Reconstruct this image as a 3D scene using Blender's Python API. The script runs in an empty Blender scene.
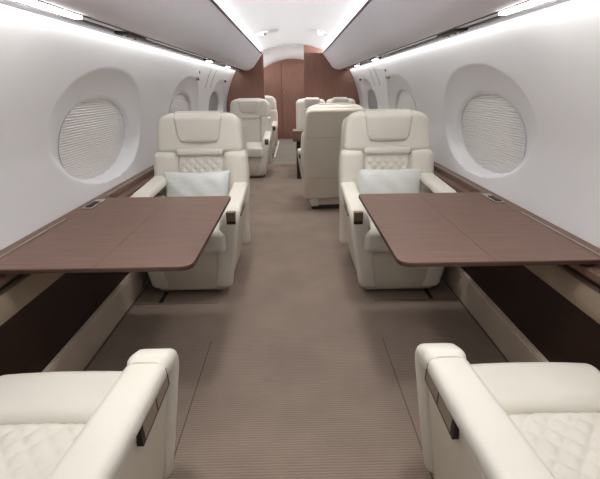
import bpy, math, random
from mathutils import Vector, Matrix
random.seed(3)
S = bpy.context.scene
C = S.collection
R = math.radians

# ------------------------------------------------------------------ camera
F_PX = 385.0
pitch, yaw, roll = R(21.618), R(-0.729), R(0.65)
fw = Vector((-math.sin(yaw)*math.cos(pitch), math.cos(yaw)*math.cos(pitch), -math.sin(pitch)))
rt = Vector((math.cos(yaw), math.sin(yaw), 0))
up = rt.cross(fw)
cr = math.cos(roll)*rt - math.sin(roll)*up
cu = math.sin(roll)*rt + math.cos(roll)*up
cam = bpy.data.cameras.new('camera')
cam.sensor_width = 36
cam.lens = F_PX/600*36
cam.clip_start = .02
cam_o = bpy.data.objects.new('camera', cam)
C.objects.link(cam_o)
M = Matrix((cr, cu, -fw)).transposed().to_4x4()
M.translation = Vector((0, 0, 1.28))
cam_o.matrix_world = M
S.camera = cam_o

# ------------------------------------------------------------------ world, light, exposure
w = bpy.data.worlds.new('world')
S.world = w
w.use_nodes = True
w.node_tree.nodes['Background'].inputs[0].default_value = (1, 1, 1, 1)
w.node_tree.nodes['Background'].inputs[1].default_value = .3
S.view_settings.view_transform = 'Standard'
S.view_settings.look = 'None'
S.view_settings.gamma = 1
S.view_settings.exposure = 0.86
S.view_settings.use_curve_mapping = False

def area(name, loc, direction, sx, sy, power, col=(1, 1, 1), spread=180):
    l = bpy.data.lights.new(name, 'AREA')
    l.shape = 'RECTANGLE'
    l.size = sx
    l.size_y = sy
    l.energy = power
    l.color = col
    l.spread = R(spread)
    o = bpy.data.objects.new(name, l)
    C.objects.link(o)
    o.location = loc
    d = Vector(direction).normalized()
    z = -d
    y = Vector((0, 1, 0))
    x = y.cross(z).normalized()
    y = z.cross(x)
    m = Matrix((x, y, z)).transposed().to_4x4()
    m.translation = Vector(loc)
    o.matrix_world = m
    return o
Y0, Y1, Y2 = -1.3, 7.1, 10.5      # rear wall, bulkhead, end wall
COOL = (.985, 1.0, .995)
for s in (-1, 1):
    area('ceiling_cove_light', (s*.60, (Y0+Y1)/2, 1.805), (-s*.35, 0, 1), .035, Y1-Y0-.1, 125, COOL)
    area('wall_wash_light', (s*.925, (Y0+Y1)/2, 1.538), (s*.45, 0, -1), .03, Y1-Y0-.1, 4.5, COOL)
for y in (-.6, .9, 2.4, 3.9, 5.3, 6.6):  # only one pair has fixtures; the farthest is added to brighten the aft chair
    for s in (-1, 1):
        area('downlight_fill', (s*.34, y, 1.875), (0, 0, -1), .12, .12, 1.1, (1, .985, .96), 95)
area('aft_room_light', (0, 8.8, 1.88), (0, 0, -1), .6, 1.6, 7, COOL)
for s in (-1, 1):
    area('aft_fill_light', (s*.98, 8.85, 1.46), (-s*.45, 0, 1), .04, 3.0, 9, COOL)  # no coves in this room; unseen strips added to whiten its ceiling

# ------------------------------------------------------------------ materials
def lin(c):
    return tuple(((v/255)/12.92 if v/255 <= .04045 else ((v/255+.055)/1.055)**2.4) for v in c)+(1,)
def mat(name, rgb, rough=.5, metal=0, var=0, vscale=8, bump=0, bscale=200, spec=.5, stretch=(1, 1, 1), emit=0, sheen=0, coat=0, wave=None):
    m = bpy.data.materials.new(name)
    m.use_nodes = True
    nt = m.node_tree
    b = nt.nodes['Principled BSDF']
    c = lin(rgb)
    b.inputs['Base Color'].default_value = c
    b.inputs['Roughness'].default_value = rough
    b.inputs['Metallic'].default_value = metal
    b.inputs['Specular IOR Level'].default_value = spec
    b.inputs['Sheen Weight'].default_value = sheen
    b.inputs['Coat Weight'].default_value = coat
    if emit:
        b.inputs['Emission Color'].default_value = c
        b.inputs['Emission Strength'].default_value = emit
    tc = nt.nodes.new('ShaderNodeTexCoord')
    mp = nt.nodes.new('ShaderNodeMapping')
    mp.inputs['Scale'].default_value = stretch
    nt.links.new(tc.outputs['Object'], mp.inputs[0])
    if var:
        n = nt.nodes.new('ShaderNodeTexNoise')
        n.inputs['Scale'].default_value = vscale
        n.inputs['Detail'].default_value = 5
        nt.links.new(mp.outputs[0], n.inputs[0])
        cr_ = nt.nodes.new('ShaderNodeValToRGB')
        cr_.color_ramp.elements[0].position = .3
        cr_.color_ramp.elements[1].position = .7
        cr_.color_ramp.elements[0].color = tuple(v*(1-var) for v in c[:3])+(1,)
        cr_.color_ramp.elements[1].color = tuple(min(1, v*(1+var)) for v in c[:3])+(1,)
        nt.links.new(n.outputs[0], cr_.inputs[0])
        nt.links.new(cr_.outputs[0], b.inputs['Base Color'])
    if bump:
        if wave:
            n2 = nt.nodes.new('ShaderNodeTexWave')
            n2.bands_direction = wave
            n2.inputs['Scale'].default_value = bscale
            n2.inputs['Distortion'].default_value = .6
        else:
            n2 = nt.nodes.new('ShaderNodeTexNoise')
            n2.inputs['Scale'].default_value = bscale
        nt.links.new(mp.outputs[0], n2.inputs[0])
        bp = nt.nodes.new('ShaderNodeBump')
        bp.inputs['Strength'].default_value = bump
        bp.inputs['Distance'].default_value = .004
        nt.links.new(n2.outputs[0], bp.inputs['Height'])
        nt.links.new(bp.outputs[0], b.inputs['Normal'])
    return m

def carpet_mat(name, rgb, axis='Y'):
    m = mat(name, rgb, .95, var=.10, vscale=3.5, spec=.1)
    nt = m.node_tree
    b = nt.nodes['Principled BSDF']
    ramp = [n for n in nt.nodes if n.type == 'VALTORGB'][0]
    tc = [n for n in nt.nodes if n.type == 'TEX_COORD'][0]
    wv = nt.nodes.new('ShaderNodeTexWave')
    wv.bands_direction = axis
    wv.inputs['Scale'].default_value = 28
    wv.inputs['Distortion'].default_value = 1.2
    wv.inputs['Detail'].default_value = 2
    nt.links.new(tc.outputs['Object'], wv.inputs[0])
    ns = nt.nodes.new('ShaderNodeTexNoise')
    ns.inputs['Scale'].default_value = 260
    nt.links.new(tc.outputs['Object'], ns.inputs[0])
    ad = nt.nodes.new('ShaderNodeMath')
    ad.operation = 'ADD'
    nt.links.new(wv.outputs['Fac'], ad.inputs[0])
    nt.links.new(ns.outputs[0], ad.inputs[1])
    mr = nt.nodes.new('ShaderNodeMapRange')
    mr.inputs[1].default_value = .3
    mr.inputs[2].default_value = 1.7
    mr.inputs[3].default_value = .80
    mr.inputs[4].default_value = 1.16
    nt.links.new(ad.outputs[0], mr.inputs[0])
    mx = nt.nodes.new('ShaderNodeVectorMath')
    mx.operation = 'SCALE'
    nt.links.new(ramp.outputs[0], mx.inputs[0])
    nt.links.new(mr.outputs[0], mx.inputs['Scale'])
    nt.links.new(mx.outputs[0], b.inputs['Base Color'])
    bp = nt.nodes.new('ShaderNodeBump')
    bp.inputs['Strength'].default_value = .6
    bp.inputs['Distance'].default_value = .004
    nt.links.new(ad.outputs[0], bp.inputs['Height'])
    nt.links.new(bp.outputs[0], b.inputs['Normal'])
    return m

LEATHER = mat('cream_leather', (224, 219, 208), .42, var=.025, vscale=5, bump=.10, bscale=160, spec=.4)
LEATHER2 = mat('cream_headrest_leather', (217, 211, 201), .42, var=.02, bump=.10, bscale=160, spec=.4)
SHELL = mat('beige_back_leather', (211, 203, 188), .5, var=.02, bump=.1, bscale=140, spec=.35)
WALL = mat('white_wall_panel', (232, 231, 232), .5, var=.01, vscale=3, spec=.3)
CEIL = mat('white_ceiling_panel', (235, 234, 236), .6, var=.01, vscale=3, spec=.2)
BIN = mat('pale_grey_bin_panel', (240, 239, 246), .8, var=.01, vscale=3, spec=.15)
DARKTRIM = mat('dark_trim', (74, 68, 66), .4)
GLOSS = mat('grey_metal_rail', (110, 103, 100), .22, metal=.8)
BLACK = mat('black_recess', (28, 22, 20), .5)
SILVER = mat('brushed_metal', (190, 180, 168), .25, metal=.9)
WOOD = mat('brown_veneer', (116, 90, 78), .45, var=.16, vscale=7, stretch=(.6, 9, 9), spec=.35)
WOODEDGE = mat('dark_table_edge', (72, 48, 42), .45, var=.1, vscale=9, stretch=(.6, 9, 9))
WOODWALL = mat('red_brown_bulkhead_veneer', (136, 98, 84), .5, var=.10, vscale=5, stretch=(9, 9, .7), spec=.4)
WOODDARK = mat('dark_walnut_panel', (50, 33, 26), .4, var=.15, vscale=6, stretch=(9, .6, 9), spec=.35)
CAPWOOD = mat('arm_wood_cap', (122, 98, 76), .35, var=.15, vscale=14, stretch=(3, 3, 12))
CARPET = carpet_mat('taupe_carpet', (148, 131, 119))
CARPET2 = carpet_mat('grey_taupe_carpet', (146, 139, 128))
CARPETSIDE = carpet_mat('taupe_plinth_carpet', (200, 184, 166), 'Z')
PADDED = mat('tan_padded_strip', (168, 150, 129), .6, var=.05, bump=.2, bscale=120)
PILLOW = mat('silver_satin', (214, 217, 214), .34, var=.05, vscale=30, stretch=(1, 1, 4), bump=.35, bscale=45, spec=.5, sheen=.3)
SHADE = mat('white_pleated_shade', (225, 222, 220), .7, spec=.2)
SHADE2 = mat('grey_pleated_shade', (160, 157, 154), .7, spec=.2)
LAMP = mat('lamp_diffuser', (255, 252, 246), .3, emit=6)
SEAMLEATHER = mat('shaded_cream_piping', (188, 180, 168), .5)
TAUPE = mat('taupe_metal_cover', (150, 136, 120), .35, metal=.3)
GRIP = mat('dark_rubber', (40, 37, 35), .6)

# ------------------------------------------------------------------ mesh helpers
class MB:
    def __init__(self):
        self.v, self.f = [], []
    def add(self, vs, fs):
        n = len(self.v)
        self.v += [tuple(p) for p in vs]
        self.f += [tuple(i+n for i in q) for q in fs]
        return self
    def box(self, x0, x1, y0, y1, z0, z1):
        vs = [(x, y, z) for z in (z0, z1) for y in (y0, y1) for x in (x0, x1)]
        return self.add(vs, [(0, 2, 3, 1), (4, 5, 7, 6), (0, 1, 5, 4), (2, 6, 7, 3), (0, 4, 6, 2), (1, 3, 7, 5)])
    def rbox(self, c, size, r, n=3, seg=(1, 1, 1), fn=None):
        hs = [d/2 for d in size]
        r = min(r, min(hs)*.999)
        axes = []
        for a in range(3):
            h = hs[a]
            t = [-h + r*(1-math.cos(0))*0 + r*(1-math.tan(R(45)*(1-i/n))) for i in range(n)]
            inner = [-(h-r) + 2*(h-r)*i/seg[a] for i in range(seg[a]+1)]
            axes.append(t + inner + [-q for q in reversed(t)])
        idx, vs = {}, []
        L = [len(a) for a in axes]
        def vid(i, j, k):
            if (i, j, k) not in idx:
                p = [axes[0][i], axes[1][j], axes[2][k]]
                q = [max(-(hs[a]-r), min(hs[a]-r, p[a])) for a in range(3)]
                d = Vector([p[a]-q[a] for a in range(3)])
                if d.length > 1e-9:
                    d = d.normalized()*r
                p = Vector(q)+d+Vector(c)
                if fn:
                    p = fn(p)
                idx[(i, j, k)] = len(vs)
                vs.append(tuple(p))
            return idx[(i, j, k)]
        fs = []
        for k, flip in ((0, 1), (L[2]-1, 0)):
            for i in range(L[0]-1):
                for j in range(L[1]-1):
                    q = (vid(i, j, k), vid(i+1, j, k), vid(i+1, j+1, k), vid(i, j+1, k))
                    fs.append(q[::-1] if flip else q)
        for j, flip in ((0, 0), (L[1]-1, 1)):
            for i in range(L[0]-1):
                for k in range(L[2]-1):
                    q = (vid(i, j, k), vid(i+1, j, k), vid(i+1, j, k+1), vid(i, j, k+1))
                    fs.append(q[::-1] if flip else q)
        for i, flip in ((0, 1), (L[0]-1, 0)):
            for j in range(L[1]-1):
                for k in range(L[2]-1):
                    q = (vid(i, j, k), vid(i, j+1, k), vid(i, j+1, k+1), vid(i, j, k+1))
                    fs.append(q[::-1] if flip else q)
        return self.add(vs, fs)
    def sweep(self, path, hw, ht, r, cx=0, fn=None, n=4):
        """rounded-rectangle section swept along a path of (y, z), width along x"""
        sec = []
        r = min(r, hw*.99, ht*.99)
        for (sx, sz, a0) in ((1, 1, 0), (-1, 1, 90), (-1, -1, 180), (1, -1, 270)):
            for i in range(n+1):
                a = R(a0+90*i/n)
                sec.append((sx*(hw-r)+r*math.cos(a), sz*(ht-r)+r*math.sin(a)))
        m = len(sec)
        rings = []
        N = len(path)
        for i, (y, z) in enumerate(path):
            a = path[max(0, i-1)]
            b = path[min(N-1, i+1)]
            t = Vector((b[0]-a[0], b[1]-a[1])).normalized()
            nrm = Vector((t[1], -t[0]))          # path runs towards -y: normal up
            if nrm[1] < 0 and abs(t[1]) < .3:
                nrm = -nrm
            ends = [(1, 0)]
            if i == 0:
                ends = [(.80, -r*.8), (.95, -r*.3), (1, 0)]
            if i == N-1:
                ends = [(1, 0), (.95, r*.3), (.80, r*.8)]
            for (sc, off) in ends:
                ring = []
                for (u, v_) in sec:
                    if sc < 1:
                        u = math.copysign(max(0, abs(u)-r*(1-sc)*2), u)
                        v_ = math.copysign(max(0, abs(v_)-r*(1-sc)*2), v_)
                    p = Vector((cx+u, y+nrm[0]*v_+t[0]*off, z+nrm[1]*v_+t[1]*off))
                    if fn:
                        p = fn(p)
                    ring.append(tuple(p))
                rings.append(ring)
        vs = [p for rg in rings for p in rg]
        fs = []
        for a in range(len(rings)-1):
            for i in range(m):
                j = (i+1) % m
                fs.append((a*m+i, a*m+j, (a+1)*m+j, (a+1)*m+i))
        fs.append(tuple(range(m))[::-1])
        fs.append(tuple((len(rings)-1)*m+i for i in range(m)))
        return self.add(vs, fs)
    def prism(self, pts, a0, a1, axis='Y'):
        """closed polygon extruded along an axis; pts are (x, z) for Y or (x, y) for Z"""
        n = len(pts)
        if axis == 'Y':
            vs = [(x, a0, z) for x, z in pts]+[(x, a1, z) for x, z in pts]
        else:
            vs = [(x, y, a0) for x, y in pts]+[(x, y, a1) for x, y in pts]
        fs = [tuple(range(n)), tuple(range(2*n-1, n-1, -1))]
        fs += [(i, i+n, (i+1) % n+n, (i+1) % n) for i in range(n)]
        return self.add(vs, fs)
    def cyl(self, c, r0, r1, h, axis='Z', n=20):
        vs, fs = [], []
        for k, (rr, z) in enumerate(((r0, 0), (r1, h))):
            for i in range(n):
                a = 2*math.pi*i/n
                u, v_ = rr*math.cos(a), rr*math.sin(a)
                p = {'Z': (u, v_, z), 'Y': (u, z, v_), 'X': (z, u, v_)}[axis]
                vs.append((c[0]+p[0], c[1]+p[1], c[2]+p[2]))
        fs = [(i, (i+1) % n, (i+1) % n+n, i+n) for i in range(n)]
        fs += [tuple(range(n))[::-1], tuple(range(n, 2*n))]
        return self.add(vs, fs)
    def grid(self, nu, nv, fn):
        vs = [tuple(fn(i/nu, j/nv)) for j in range(nv+1) for i in range(nu+1)]
        fs = [(j*(nu+1)+i, j*(nu+1)+i+1, (j+1)*(nu+1)+i+1, (j+1)*(nu+1)+i) for j in range(nv) for i in range(nu)]
        return self.add(vs, fs)
    def build(self, name, m, parent=None, smooth=True, loc=None, bevel=0):
        me = bpy.data.meshes.new(name)
        me.from_pydata(self.v, [], self.f)
        me.materials.append(m)
        o = bpy.data.objects.new(name, me)
        C.objects.link(o)
        if loc is not None:
            me.transform(Matrix.Translation(-Vector(loc)))
            o.location = loc
        if smooth:
            me.polygons.foreach_set('use_smooth', [True]*len(me.polygons))
            try:
                me.set_sharp_from_angle(angle=R(38))
            except Exception:
                pass
        if bevel:
            bv = o.modifiers.new('bevel', 'BEVEL')
            bv.width = bevel
            bv.segments = 2
            bv.limit_method = 'ANGLE'
        if parent:
            o.parent = parent
        import bmesh
        bm = bmesh.new()
        bm.from_mesh(me)
        bmesh.ops.recalc_face_normals(bm, faces=bm.faces)
        bm.to_mesh(me)
        bm.free()
        return o

def tag(o, label=None, cat=None, group=None, kind=None):
    if label: o['label'] = label
    if cat: o['category'] = cat
    if group: o['group'] = group
    if kind: o['kind'] = kind
    return o
def struct(name, mb, m, **k):
    return tag(mb.build(name, m, **k), kind='structure')
def empty(name, loc=(0, 0, 0), rz=0):
    o = bpy.data.objects.new(name, None)
    C.objects.link(o)
    o.empty_display_size = .1
    o.location = loc
    o.rotation_euler = (0, 0, rz)
    return o
def kids(o):
    return [c for c in bpy.data.objects if c.parent == o]
def dup(o, parent=None):
    c = o.copy()
    C.objects.link(c)
    c.parent = parent
    for k in kids(o):
        dup(k, c)
    return c
def lerp(tab, t):
    if t <= tab[0][0]: return tab[0][1]
    for (a, va), (b, vb) in zip(tab, tab[1:]):
        if t <= b:
            return va+(vb-va)*(t-a)/(b-a)
    return tab[-1][1]
def smooth_tab(tab, t):
    return sum(lerp(tab, t+d)*w_ for d, w_ in ((-.05, .15), (-.025, .2), (0, .3), (.025, .2), (.05, .15)))

# ------------------------------------------------------------------ the setting
struct('floor', MB().box(-1.2, 1.2, Y0, Y1-.15, -.05, 0), CARPET, smooth=False)
struct('floor', MB().box(-1.2, 1.2, Y1-.15, Y2+.1, -.05, .001), CARPET2, smooth=False)

PROF = [(.60, 1.145), (.70, 1.150), (.85, 1.163), (1.0, 1.163), (1.15, 1.13), (1.30, 1.08), (1.42, 1.03), (1.50, .985), (1.60, .92)]
WIN_Y = (2.455, 4.31, 6.16)
def pane_x(z): return 1.245-(z-.79)/.43*.075
def wall_x(y, z):
    x = smooth_tab(PROF, z)
    for yc in WIN_Y:
        if abs(y-yc) > .66 or not .70 < z < 1.45: continue
        def F(s_):
            zc, a, b = 1.070-.073*s_, .590-.160*s_, .320-.086*s_
            return (abs(y-yc)/a)**2.1+(abs(z-zc)/b)**2.1
        if F(0) >= 1: return x
        if F(1) < 1: return pane_x(z)+.04
        lo, hi = 0, 1
        for _ in range(18):
            m_ = (lo+hi)/2
            if F(m_) < 1: lo = m_
            else: hi = m_
        g = lo
        g = g**.85
        return x+(pane_x(z)-.004-x)*g
    return x
def axis_y(a, b):
    ys, y = [], a
    while y < b:
        ys.append(y)
        y += .0125 if any(abs(y-c) < .66 for c in WIN_Y) else .06
    ys.append(b)
    return ys
for side, s in (('left', -1), ('right', 1)):
    ys = axis_y(Y0, Y1)
    zs = [.60+i*.0105 for i in range(int(.95/.0105)+1)]
    vs = [(s*wall_x(y, z), y, z) for z in zs for y in ys]
    n = len(ys)
    fs = [(j*n+i, j*n+i+1, (j+1)*n+i+1, (j+1)*n+i) for j in range(len(zs)-1) for i in range(n-1)]
    mb = MB().add(vs, fs)
    o = struct('wall_'+side, mb, WALL)
    o.data.polygons.foreach_set('use_smooth', [True]*len(o.data.polygons))
    for c in WIN_Y: pass
# ceiling
def ceil_z(x): return 1.945-.40*x*x
mb = MB().grid(24, 1, lambda u, v: (-.70+1.4*u, Y0+(Y1-Y0)*v, ceil_z(-.70+1.4*u)))
struct('ceiling', mb, CEIL)
def acz(x): return 1.935-.40*x*x
mb = MB().grid(24, 1, lambda u, v: (-1.1+2.2*u, Y1+(Y2-Y1)*v, acz(-1.1+2.2*u)))
struct('ceiling', mb, CEIL)
# rear wall behind the camera
struct('wall_rear', MB().box(-1.2, 1.2, Y0-.05, Y0, 0, 2), WALL, smooth=False)
# bulkhead with the doorway to the aft room
def outline(x0, x1, zf, xmax=1.2):
    pts = [(x0, 0.0)]
    n = 16
    top = []
    for i in range(n+1):
        x = x0+(x1-x0)*i/n
        top.append((x, zf(x)))
    return [(x0, 0)]+top+[(x1, 0)]
def bz(x):
    x = abs(x)
    if x <= .62: return ceil_z(x)+.01
    return ceil_z(.62)+.01-(x-.62)*.3
struct('wall_bulkhead', MB().prism(outline(-1.22, -.49, bz), Y1, Y1+.04), WOODWALL, smooth=False)
struct('wall_bulkhead', MB().prism(outline(.19, 1.22, bz), Y1, Y1+.04), WOODWALL, smooth=False)
struct('wall_aft', MB().prism(outline(-1.1, 1.1, lambda x: acz(x)-.002), Y2, Y2+.04), WOODWALL, smooth=False)
for side, s in (('left', -1), ('right', 1)):
    struct('wall_aft_'+side, MB().box(min(s*1.06, s*1.1), max(s*1.06, s*1.1), Y1+.04, Y2, 0, 1.56), WOODWALL, smooth=False)
# aft door leaf
door = struct('door_1', MB().box(-.285, .42, Y2-.03, Y2, .01, 1.84), WOODWALL, smooth=False, bevel=.004)
MB().box(-.292, -.285, Y2-.012, Y2, 0.01, 1.84).build('door_gap', BLACK, door, smooth=False)
k = MB().cyl((-.235, Y2-.045, 1.17), .022, .026, .015, 'Y')
k.build('door_lock', SILVER, door)
k = MB().cyl((-.235, Y2-.045, 1.02), .022, .026, .015, 'Y')
k.build('door_knob', SILVER, door)
struct('trim_1', MB().box(-.39, -.365, 7.5, 9.9, 0, .03), CEIL, smooth=False)
# wall grooves and little fittings
for s in (-1, 1):
    for y in (5.13, 5.46):
        mb = MB().grid(1, 12, lambda u, v: (s*(wall_x(y, 1.28+.21*v)-.003), y-.012+.024*u, 1.28+.21*v))
        struct('trim_2', mb, DARKTRIM)
# window shades
def shade_mesh(s, yc):
    a, b, zc = .433, .237, .997
    nr, nc = 136, 48
    def fn(u, v):
        z = zc-b+2*b*v
        k_ = max(0, 1-abs((z-zc)/b)**2.1)**(1/2.1)
        y = yc+(2*u-1)*a*k_
        x = pane_x(z)+.010+.005*abs(((v*34) % 1)*2-1)
        return (s*x, y, z)
    return MB().grid(nc, nr, fn)
n = 0
for s in (-1, 1):
    for i, yc in enumerate(WIN_Y):
        n += 1
        w_ = struct('window_%d' % n, shade_mesh(s, yc), SHADE2 if i == 2 else SHADE)
        for pf in w_.data.polygons: pf.use_smooth = False
        # dark reveal around the shade
        ring, m_ = [], 96
        for q in range(m_):
            t = 2*math.pi*q/m_
            cc, ss = math.cos(t), math.sin(t)
            px, pz = math.copysign(abs(cc)**(2/2.1), cc), math.copysign(abs(ss)**(2/2.1), ss)
            for (ra, rb, dx) in ((.448, .252, -.016), (.428, .232, .006)):
                z = .997+rb*pz
                ring.append((s*(pane_x(z)+dx), yc+ra*px, z))
        fs = [(2*q, 2*q+1, (2*q+3) % (2*m_), (2*q+2) % (2*m_)) for q in range(m_)]
        MB().add(ring, fs).build('window_frame', WALL, w_)
# shade switches at the tops of the aft recesses
for s in (-1, 1):
    side = 'left' if s < 0 else 'right'
    for i, yc, nm in ((1, WIN_Y[1], 'nearer'), (2, WIN_Y[2], 'farther')):
        z = 1.375
        x = wall_x(yc+.28, z)
        sw = MB().rbox((s*(x-.004), yc+.28, z), (.014, .13, .035), .005).build('air_vent', GLOSS, loc=(s*x, yc+.28, z))
        tag(sw, 'small grey vent above the %s aft oval window, %s wall' % (nm, side), 'vent')
        z = 1.445
        x = wall_x(yc+.28, z)
        if i == 1:
            sw = MB().cyl((s*(x+.003), yc+.28, z), .018, .018, -s*.008, 'X').build('wall_sensor', DARKTRIM, loc=(s*x, yc+.28, z))
            tag(sw, 'tiny dark round sensor on the %s wall above a grey vent' % side, 'sensor')

# ------------------------------------------------------------------ sidewall ledges
for side, s in (('left', -1), ('right', 1)):
    t = tag(empty('side_ledge', (s*1.09, 0, 0)), 'long brown-topped wall ledge with dark panel and carpeted plinth along the %s wall' % side, 'ledge')
    def add(mb, name, m, **k):
        o = mb.build(name, m, **k)
        o.parent = t
        o.location = Vector(o.location)-Vector((s*1.09, 0, 0))
        return o
    P = lambda pts: [(s*x, z) for x, z in pts]
    add(MB().prism(P([(1.048, 0), (1.040, .17), (1.045, .185), (1.066, .187), (1.08, .17), (1.08, 0)]), Y0, Y1), 'plinth', CARPETSIDE, smooth=False)
    add(MB().box(*sorted((s*1.072, s*1.10)), Y0, Y1, .17, .51), 'side_panel', WOODDARK, smooth=False)
    add(MB().prism(P([(1.12, .495), (1.064, .495), (1.055, .50), (1.051, .515), (1.053, .575), (1.062, .592), (1.075, .597), (1.12, .597)]), Y0, Y1), 'padded_strip', PADDED)
    add(MB().box(*sorted((s*1.085, s*1.12)), Y0, Y1, .595, .636), 'shadow_gap', WOODDARK, smooth=False)
    add(MB().prism(P([(1.042, .636), (1.040, .662), (1.043, .666), (1.088, .666), (1.088, .700), (1.17, .700), (1.17, .636)]), Y0, Y1), 'ledge_top', WOOD, smooth=False)
    for (a, b) in ((1.15, 1.78), (2.2, 3.9)):
        add(MB().box(*sorted((s*1.098, s*1.108)), a, b, .699, .7025), 'inlay_strip', SILVER, smooth=False)
    add(MB().rbox((s*1.082, 2.02, .703), (.05, .17, .010), .004), 'latch', SILVER)
    add(MB().rbox((s*1.080, 2.00, .706), (.034, .10, .012), .005), 'latch_handle', BLACK)
    struct('baseboard_'+side, MB().box(*sorted((s*1.125, s*1.2)), Y0, Y1, 0, .62), WALL, smooth=False)

# ------------------------------------------------------------------ overhead bins
for side, s in (('left', -1), ('right', 1)):
    t = tag(empty('overhead_bin', (s*.8, 3, 1.54)), 'long pale grey overhead bin running above the %s seats' % side, 'overhead bin')
    def add(mb, name, m, **k):
        o = mb.build(name, m, **k)
        o.parent = t
        o.location = Vector(o.location)-Vector((s*.8, 3, 1.54))
        return o
    P = lambda pts: [(s*x, z) for x, z in pts]
    body = [(.508, 1.790), (.60, 1.668), (.655, 1.600), (.69, 1.572), (.73, 1.553), (.78, 1.545), (.80, 1.545), (.80, 1.60), (.88, 1.62), (.88, 1.74), (.64, 1.786), (.52, 1.79)]
    add(MB().prism(P(body), Y0, Y1), 'bin_body', BIN)
    add(MB().prism(P([(.496, 1.800), (.506, 1.786), (.515, 1.788), (.515, 1.803)]), Y0, Y1), 'edge_trim', DARKTRIM, smooth=False)
    # rail under the bin
    add(MB().prism(P([(.802, 1.547), (.806, 1.541), (.838, 1.541), (.842, 1.547), (.842, 1.60), (.802, 1.60)]), Y0, Y1), 'light_rail', GLOSS)
    add(MB().prism(P([(.842, 1.552), (.895, 1.552), (.895, 1.60), (.842, 1.60)]), Y0, Y1), 'dark_channel', BLACK, smooth=False)
    add(MB().prism(P([(.895, 1.545), (.905, 1.541), (.917, 1.543), (.917, 1.60), (.895, 1.60)]), Y0, Y1), 'outer_lip', BIN, smooth=False)
    add(MB().rbox((s*.822, 1.2, 1.538), (.034, 1.02, .014), .006), 'light_tube', LAMP)
    for y in (2.3, 4.35, 5.55):
        add(MB().rbox((s*.85, y, 1.541), (.07, .26, .014), .006), 'reading_lamp_plate', BLACK)
        for dy in (-.05, .05):
            if y < 3:
                add(MB().cyl((s*.85, y+dy, 1.525), .016, .022, .014), 'reading_lamp', SILVER)
            else:
                add(MB().cyl((s*.85, y+dy, 1.527), .022, .026, .012), 'reading_lamp', LAMP)
    struct('trim_3', MB().prism(P([(.917, 1.562), (1.0, 1.562), (1.0, 1.58), (.917, 1.58)]), Y0, Y1), CEIL, smooth=False)
# recessed ceiling lights
for s in (-1, 1):
    side = 'left' if s < 0 else 'right'
    y, x = 5.3, s*.375
    z = ceil_z(x)
    t = tag(empty('ceiling_light', (x, y, z)), 'small twin recessed spotlight in the white ceiling near the %s overhead bin' % side, 'ceiling light')
    fr = MB().rbox((0, 0, -.002), (.17, .26, .010), .004, fn=lambda p: Vector((p.x, p.y, p.z+(z-.0-z)-.8*x*p.x*1.0*.5*2*.5))).build('frame', CEIL, t)
    for dx, m_ in ((-.03, LAMP if s < 0 else LAMP), (.035, SILVER)):
        MB().cyl((dx, 0, -.016), .022, .026, .012).build('lamp', m_, t)

# ------------------------------------------------------------------ folding tables
def rounded(pts, rad):
    out = []
    n = len(pts)
    for i, (p, r) in enumerate(zip(pts, rad)):
        p = Vector(p)
        if r == 0:
            out.append(tuple(p)); continue
        a, b = Vector(pts[i-1]), Vector(pts[(i+1) % n])
        pa, pb = p+(a-p).normalized()*r, p+(b-p).normalized()*r
        for k_ in range(9):
            q = k_/8
            out.append(tuple(pa*(1-q)**2+p*2*q*(1-q)+pb*q*q))
    return out
for side, s in (('left', -1), ('right', 1)):
    yn, yf = 1.225, 2.165
    t = tag(empty('folding_table', (s*.7, 1.7, .70)), 'brown wood veneer table folded out from the %s wall ledge' % side, 'table', 'folded out cabin tables')
    def leaf(pts, rad, name):
        pts = [(s*(x)-s*.7, y-1.7) for x, y in pts]
        o = MB().prism(rounded(pts, rad), -.006, 0, 'Z').build(name, WOOD, t, smooth=False, bevel=.0015)
        e = MB().prism(rounded([(a*1.0, b) for a, b in pts], rad), -.018, -.0062, 'Z').build('edge_band', WOODEDGE, o, smooth=False)
        return o
    leaf([(.368, yf), (.708, yf), (.708, yn), (.366, yn)], [.02, 0, 0, .05], 'inner_leaf')
    leaf([(.709, yf), (1.087, yf), (1.087, yn), (.709, yn)], [0, .01, .01, 0], 'outer_leaf')
    MB().box(*sorted((s*.02, s*.34)), -.30, -.25, -.05, -.024).build('support_arm', DARKTRIM, t, smooth=False)
    MB().box(*sorted((s*.02, s*.34)), .25, .30, -.05, -.024).build('support_arm', DARKTRIM, t, smooth=False)

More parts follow.
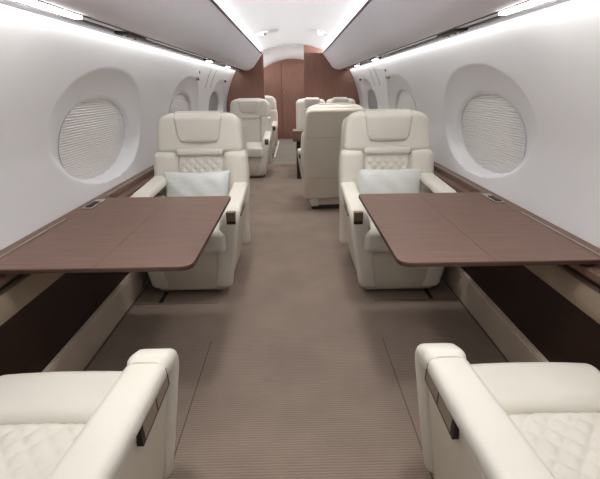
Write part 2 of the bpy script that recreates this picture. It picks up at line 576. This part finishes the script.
# ------------------------------------------------------------------ club chairs
def quilt(u, v, k=.062, h=.011):
    a = abs(math.sin(math.pi*(u+v)/k))
    b = abs(math.sin(math.pi*(u-v)/k))
    return h*(min(a, b)**.55)
OUTBOARD = []
def make_chair(s, loc, rz):
    """front faces local -y; s = +1 puts the aisle arm on +x"""
    t = empty('club_chair', (0, 0, 0))
    MB().rbox((0, .02, .025), (.46, .48, .05), .012).build('base', GRIP, t)
    # lower shroud
    def shf(p):
        k_ = (p.z-.021)/.314
        return Vector((p.x*(.93+.07*k_), p.y-(.02*math.sin(k_*math.pi) if p.y < 0 else 0), p.z))
    MB().rbox((0, -.045, .178), (.50, .60, .314), .035, seg=(4, 4, 6), fn=shf).build('seat_shroud', SHELL, t)
    # seat cushion with quilting, then front bolster
    def cf(p):
        x, y, z = p
        if z > .40:
            m_ = min(1, max(0, (.215-abs(x))/.02))*min(1, max(0, (y+.185)/.02))
            z += quilt(x, y)*m_+.012*(1-(x/.24)**2)
        return Vector((x, y, z))
    MB().rbox((0, .025, .38), (.485, .42, .15), .03, seg=(60, 50, 2), fn=cf).build('seat_cushion', LEATHER, t)
    def bf(p):
        if p.z > .40:
            p.z += .010*(1-(p.x/.24)**2)
        return p
    MB().rbox((0, -.292, .385), (.515, .205, .155), .045, n=6, seg=(8, 3, 2), fn=bf).build('front_bolster', LEATHER, t)
    # backrest
    PY, PZ = .175, .42
    tilt = lambda p: Vector((p.x, p.y+PY+(p.z-.42)*.17, p.z))
    def top_taper(p, hw_, z0, z1, rr):
        k_ = 1.0
        if p.z > z1-rr:
            q = min(1, (p.z-(z1-rr))/rr)
            lim = hw_-rr+rr*math.sqrt(max(0, 1-q*q))
            k_ = lim/hw_
        return k_
    def shell_fn(p):
        k_ = top_taper(p, .325, .1, 1.085, .08)
        z = p.z
        return tilt(Vector((p.x*k_*(1-.04*max(0, (z-.8)/.3)), p.y, z)))
    back = MB().rbox((0, .13, .60), (.65, .10, .96), .035, seg=(10, 2, 26), fn=shell_fn)
    back = back.build('backrest', SHELL, t, loc=(0, PY, PZ))
    for zz in (.37, .80):
        sm = MB().rbox((0, .181, zz), (.60, .004, .006), .0015, fn=tilt).build('back_seam', SEAMLEATHER, back, loc=(0, PY, PZ))
        sm.location = (0, 0, 0)
    def bpart(mb, name, m_):
        o = mb.build(name, m_, back, loc=(0, PY, PZ))
        o.location = (0, 0, 0)
        return o
    for d in (-1, 1):
        def sb(p):
            y = p.y
            if y < .0: y += .022*max(0, min(1, (.25-abs(p.x))/.09))
            bulge = .012*math.sin(math.pi*max(0, min(1, (p.z-.44)/.41)))
            x = p.x+d*(bulge if abs(p.x) > .26 else 0)-d*(.010 if abs(p.x) > .26 else 0)
            return tilt(Vector((x, y, p.z)))
        bpart(MB().rbox((d*.253, .025, .655), (.180, .15, .40), .042, n=5, seg=(6, 2, 10), fn=sb), 'side_bolster', LEATHER)
    def qp(p):
        y = p.y
        if y < .0:
            m_ = min(1, max(0, (.155-abs(p.x))/.02))*min(1, max(0, (.825-p.z)/.02))
            y -= quilt(p.x, p.z)*m_
        return tilt(Vector((p.x, y, p.z)))
    bpart(MB().rbox((0, .03, .635), (.335, .08, .40), .025, seg=(44, 1, 52), fn=qp), 'quilted_panel', LEATHER)
    def ub(p):
        k_ = top_taper(p, .315, .8, 1.115, .10)
        x = p.x*k_
        x *= 1-.05*max(0, min(1, (p.z-.86)/.2))
        y = p.y
        if y < .02: y += .02*max(0, 1-abs(x)/.2)
        return tilt(Vector((x, y, p.z)))
    bpart(MB().rbox((0, .035, .975), (.63, .13, .28), .045, n=5, seg=(14, 2, 14), fn=ub), 'upper_back', LEATHER)
    def lum(p): return tilt(p)
    bpart(MB().rbox((0, .01, .848), (.34, .09, .05), .022, n=4, seg=(6, 1, 1), fn=lum), 'seam_band', LEATHER2)
    def hr(p):
        z = p.z
        v = (z-.915)/.21
        hw_ = .148+.030*v
        q = max(0, (.05-(z-.915))/.05)
        hw_ *= 1-.16*q*q
        k_ = hw_/.18
        y = p.y-.006*math.sin(math.pi*max(0, min(1, v)))
        if z > 1.08: y += (z-1.08)*.9
        return tilt(Vector((p.x*k_, y, z)))
    bpart(MB().rbox((0, .004, 1.02), (.36, .080, .21), .024, n=4, seg=(10, 1, 14), fn=hr), 'headrest', LEATHER2)
    def hr2(p):
        z = p.z
        v = (z-.915)/.21
        hw_ = .148+.030*v
        q = max(0, (.05-(z-.915))/.05)
        hw_ *= 1-.16*q*q
        return tilt(Vector((p.x*hw_/.18*1.035, p.y+(.8*(z-1.09) if z > 1.09 else 0), z-.004)))
    bpart(MB().rbox((0, .010, 1.02), (.36, .072, .217), .02, n=3, seg=(10, 1, 14), fn=hr2), 'headrest_seam', SEAMLEATHER)
    # arms
    lean = lambda p: Vector((p.x-math.copysign(max(0, .56-p.z)*.165, p.x), p.y, p.z))
    for d in (1, -1):
        inb = (d == s)
        panel = MB().rbox((d*.284, -.005, .30), (.088, .60, .52), .02, seg=(1, 6, 6), fn=lambda p: lean(Vector((p.x, p.y, p.z-(.035 if p.z > .5 and p.y < -.1 else 0))))).build('arm_panel', SHELL, t)
        dz = 0 if inb else 1
        path = [(.30-.535*i/10, .628+.045*dz-(.060-.03*dz)*(i/10)**.8) for i in range(11)]
        pad = MB().sweep(path, .056, .029, .024, cx=d*.285, fn=lean).build('arm_pad', LEATHER, t)
        cap = [(-.264, .567+.070*dz), (-.28, .563+.062*dz), (-.302, .555+.052*dz), (-.320, .542+.038*dz), (-.332, .525+.026*dz), (-.339, .505+.014*dz), (-.342, .48), (-.343, .40), (-.342, .30), (-.338, .2), (-.333, .08)]
        cap_o = MB().sweep(cap, .060, .035, .027, cx=d*.285, fn=lean).build('arm_cap', LEATHER, t)
        if not inb:
            OUTBOARD.extend(k_.data for k_ in (panel, pad, cap_o))
        if inb:
            ctl = MB().box(*sorted((d*.322, d*.3375)), -.255, -.055, .514, .574).build('control_recess', BLACK, t, smooth=False)
            MB().box(*sorted((d*.326, d*.3390)), -.243, -.158, .523, .564).build('control_cover', TAUPE, ctl, smooth=False)
            MB().box(*sorted((d*.326, d*.3390)), -.150, -.068, .523, .564).build('control_cover', TAUPE, ctl, smooth=False)
            wc = MB().box(d*.292-.028, d*.292+.028, -.379, -.340, .522, .577).build('wood_cap', CAPWOOD, t, smooth=False, bevel=.003)
            MB().box(d*.292-.027, d*.292+.027, -.3785, -.350, .502, .521).build('cap_slot', BLACK, wc, smooth=False)
    t.location = loc
    t.rotation_euler = (0, 0, rz)
    return t

far_left = make_chair(1, (-.683, 2.61, 0), 0)
far_right = make_chair(-1, (.674, 2.575, 0), 0)
G = 'cream leather club chairs'
tag(far_left, 'cream leather club chair facing forward behind the left table, silver pillow on it', 'chair', G)
tag(far_right, 'cream leather club chair facing forward behind the right table, silver pillow on it', 'chair', G)
def place(src, x, y, rz, label, recline=0):
    c = dup(src)
    c.location = (x, y, 0)
    c.rotation_euler = (0, 0, rz)
    tag(c, label, 'chair', G)
    if recline:
        for k_ in kids(c):
            if k_.data in OUTBOARD: k_.scale.z = .70
        for k_ in kids(c):
            if k_.name.startswith('wood_cap'):
                for g_ in kids(k_): bpy.data.objects.remove(g_)
                bpy.data.objects.remove(k_)
        for k_ in kids(c):
            if k_.name.startswith('backrest'):
                k_.rotation_euler = (-R(recline), 0, 0)
    return c
place(far_right, -.694, .60, math.pi, 'cream chair in the left foreground cut by the frame, its seat seen from above', 14)
place(far_left, .694, .60, math.pi, 'cream chair in the right foreground cut by the frame, its seat seen from above', 14)
place(far_left, -.69, 6.12, 0, 'distant cream chair farther back on the left, in front of the brown bulkhead')
place(far_left, .40, 4.42, math.pi+R(4), 'cream chair turned away, its plain back showing beside the aisle')
place(far_left, -.67, 8.1, 0, 'farthest cream chair, partly seen through the bulkhead doorway on the left')

# ------------------------------------------------------------------ pillows
def pillow_mesh():
    mb = MB()
    W, Hh, T = .242, .135, .062
    for sgn in (1, -1):
        def fn(u, v):
            a, b = 2*u-1, 2*v-1
            e = max(0, (1-abs(a)**2.6))*max(0, (1-abs(b)**2.6))
            th = T*e**.5
            th += .004*math.sin(a*9+b*5)*e
            pinch_x = 1-.07*(1-b*b)*abs(a)**3
            pinch_z = 1-.10*(1-a*a)*abs(b)**3
            return (a*W*pinch_x, sgn*th, b*Hh*pinch_z)
        mb.grid(36, 26, fn)
    return mb
pa = pillow_mesh().build('throw_pillow', PILLOW)
for (nm, x, rz, o) in (('left', -.705, R(2), pa), ('right', .69, R(-2), None)):
    if o is None:
        o = pa.copy()
        C.objects.link(o)
    o.location = (x, 2.735, .598)
    o.rotation_euler = (R(-17), 0, rz)
    tag(o, 'silver satin throw pillow leaning on the chair behind the %s table' % nm, 'pillow', 'silver pillows on the club chairs')

# ------------------------------------------------------------------ double seat and console at the back right
t = tag(empty('double_seat', (.53, 6.35, 0)), 'cream two-place seat with padded headrests against the brown bulkhead on the right', 'seat')
MB().rbox((0, -.05, .20), (.94, .62, .34), .03).build('base', SHELL, t)
for d in (-1, 1):
    MB().rbox((d*.24, -.07, .41), (.47, .56, .12), .045).build('seat_cushion', LEATHER, t)
    b = MB().rbox((d*.245, .24, .76), (.485, .14, .70), .06, n=5, seg=(4, 1, 4), fn=lambda p: Vector((p.x, p.y+(p.z-.42)*.12, p.z-(.03*((p.x-d*.245)/.24)**2 if p.z > .95 else 0)))).build('backrest', LEATHER, t)
    MB().rbox((d*.225, .175+.06, 1.0), (.25, .10, .24), .04, n=4).build('headrest', LEATHER2, b)
    MB().rbox((d*.47, -.04, .36), (.08, .62, .46), .03).build('armrest', SHELL, t)
t = tag(empty('side_table', (.085, 5.75, 0)), 'small wood-topped side table beside the turned-away chair near the bulkhead', 'table')
MB().rbox((0, 0, .63), (.20, .30, .15), .012).build('table_top', WOOD, t)
MB().box(-.07, .07, -.153, -.149, .59, .67).build('drawer_front', CAPWOOD, t, smooth=False)
MB().rbox((0, .02, .28), (.09, .16, .56), .01).build('pedestal', GRIP, t)

# ------------------------------------------------------------------ carpet seams and seat tracks
SEAM = mat('carpet_seam', (92, 78, 70), .9)
for s in (-1, 1):
    struct('trim_4', MB().box(*sorted((s*.464, s*.468)), .2, 1.75, 0, .0015), SEAM, smooth=False)
    struct('trim_5', MB().box(*sorted((s*.50, s*1.04)), 2.145, 2.150, 0, .0015), SEAM, smooth=False)
    struct('trim_6', MB().box(*sorted((s*.86, s*.885)), 2.16, 2.30, 0, .003), GRIP, smooth=False)
    struct('trim_7', MB().box(*sorted((s*1.038, s*1.047)), Y0, Y1, 0, .006), SEAM, smooth=False)
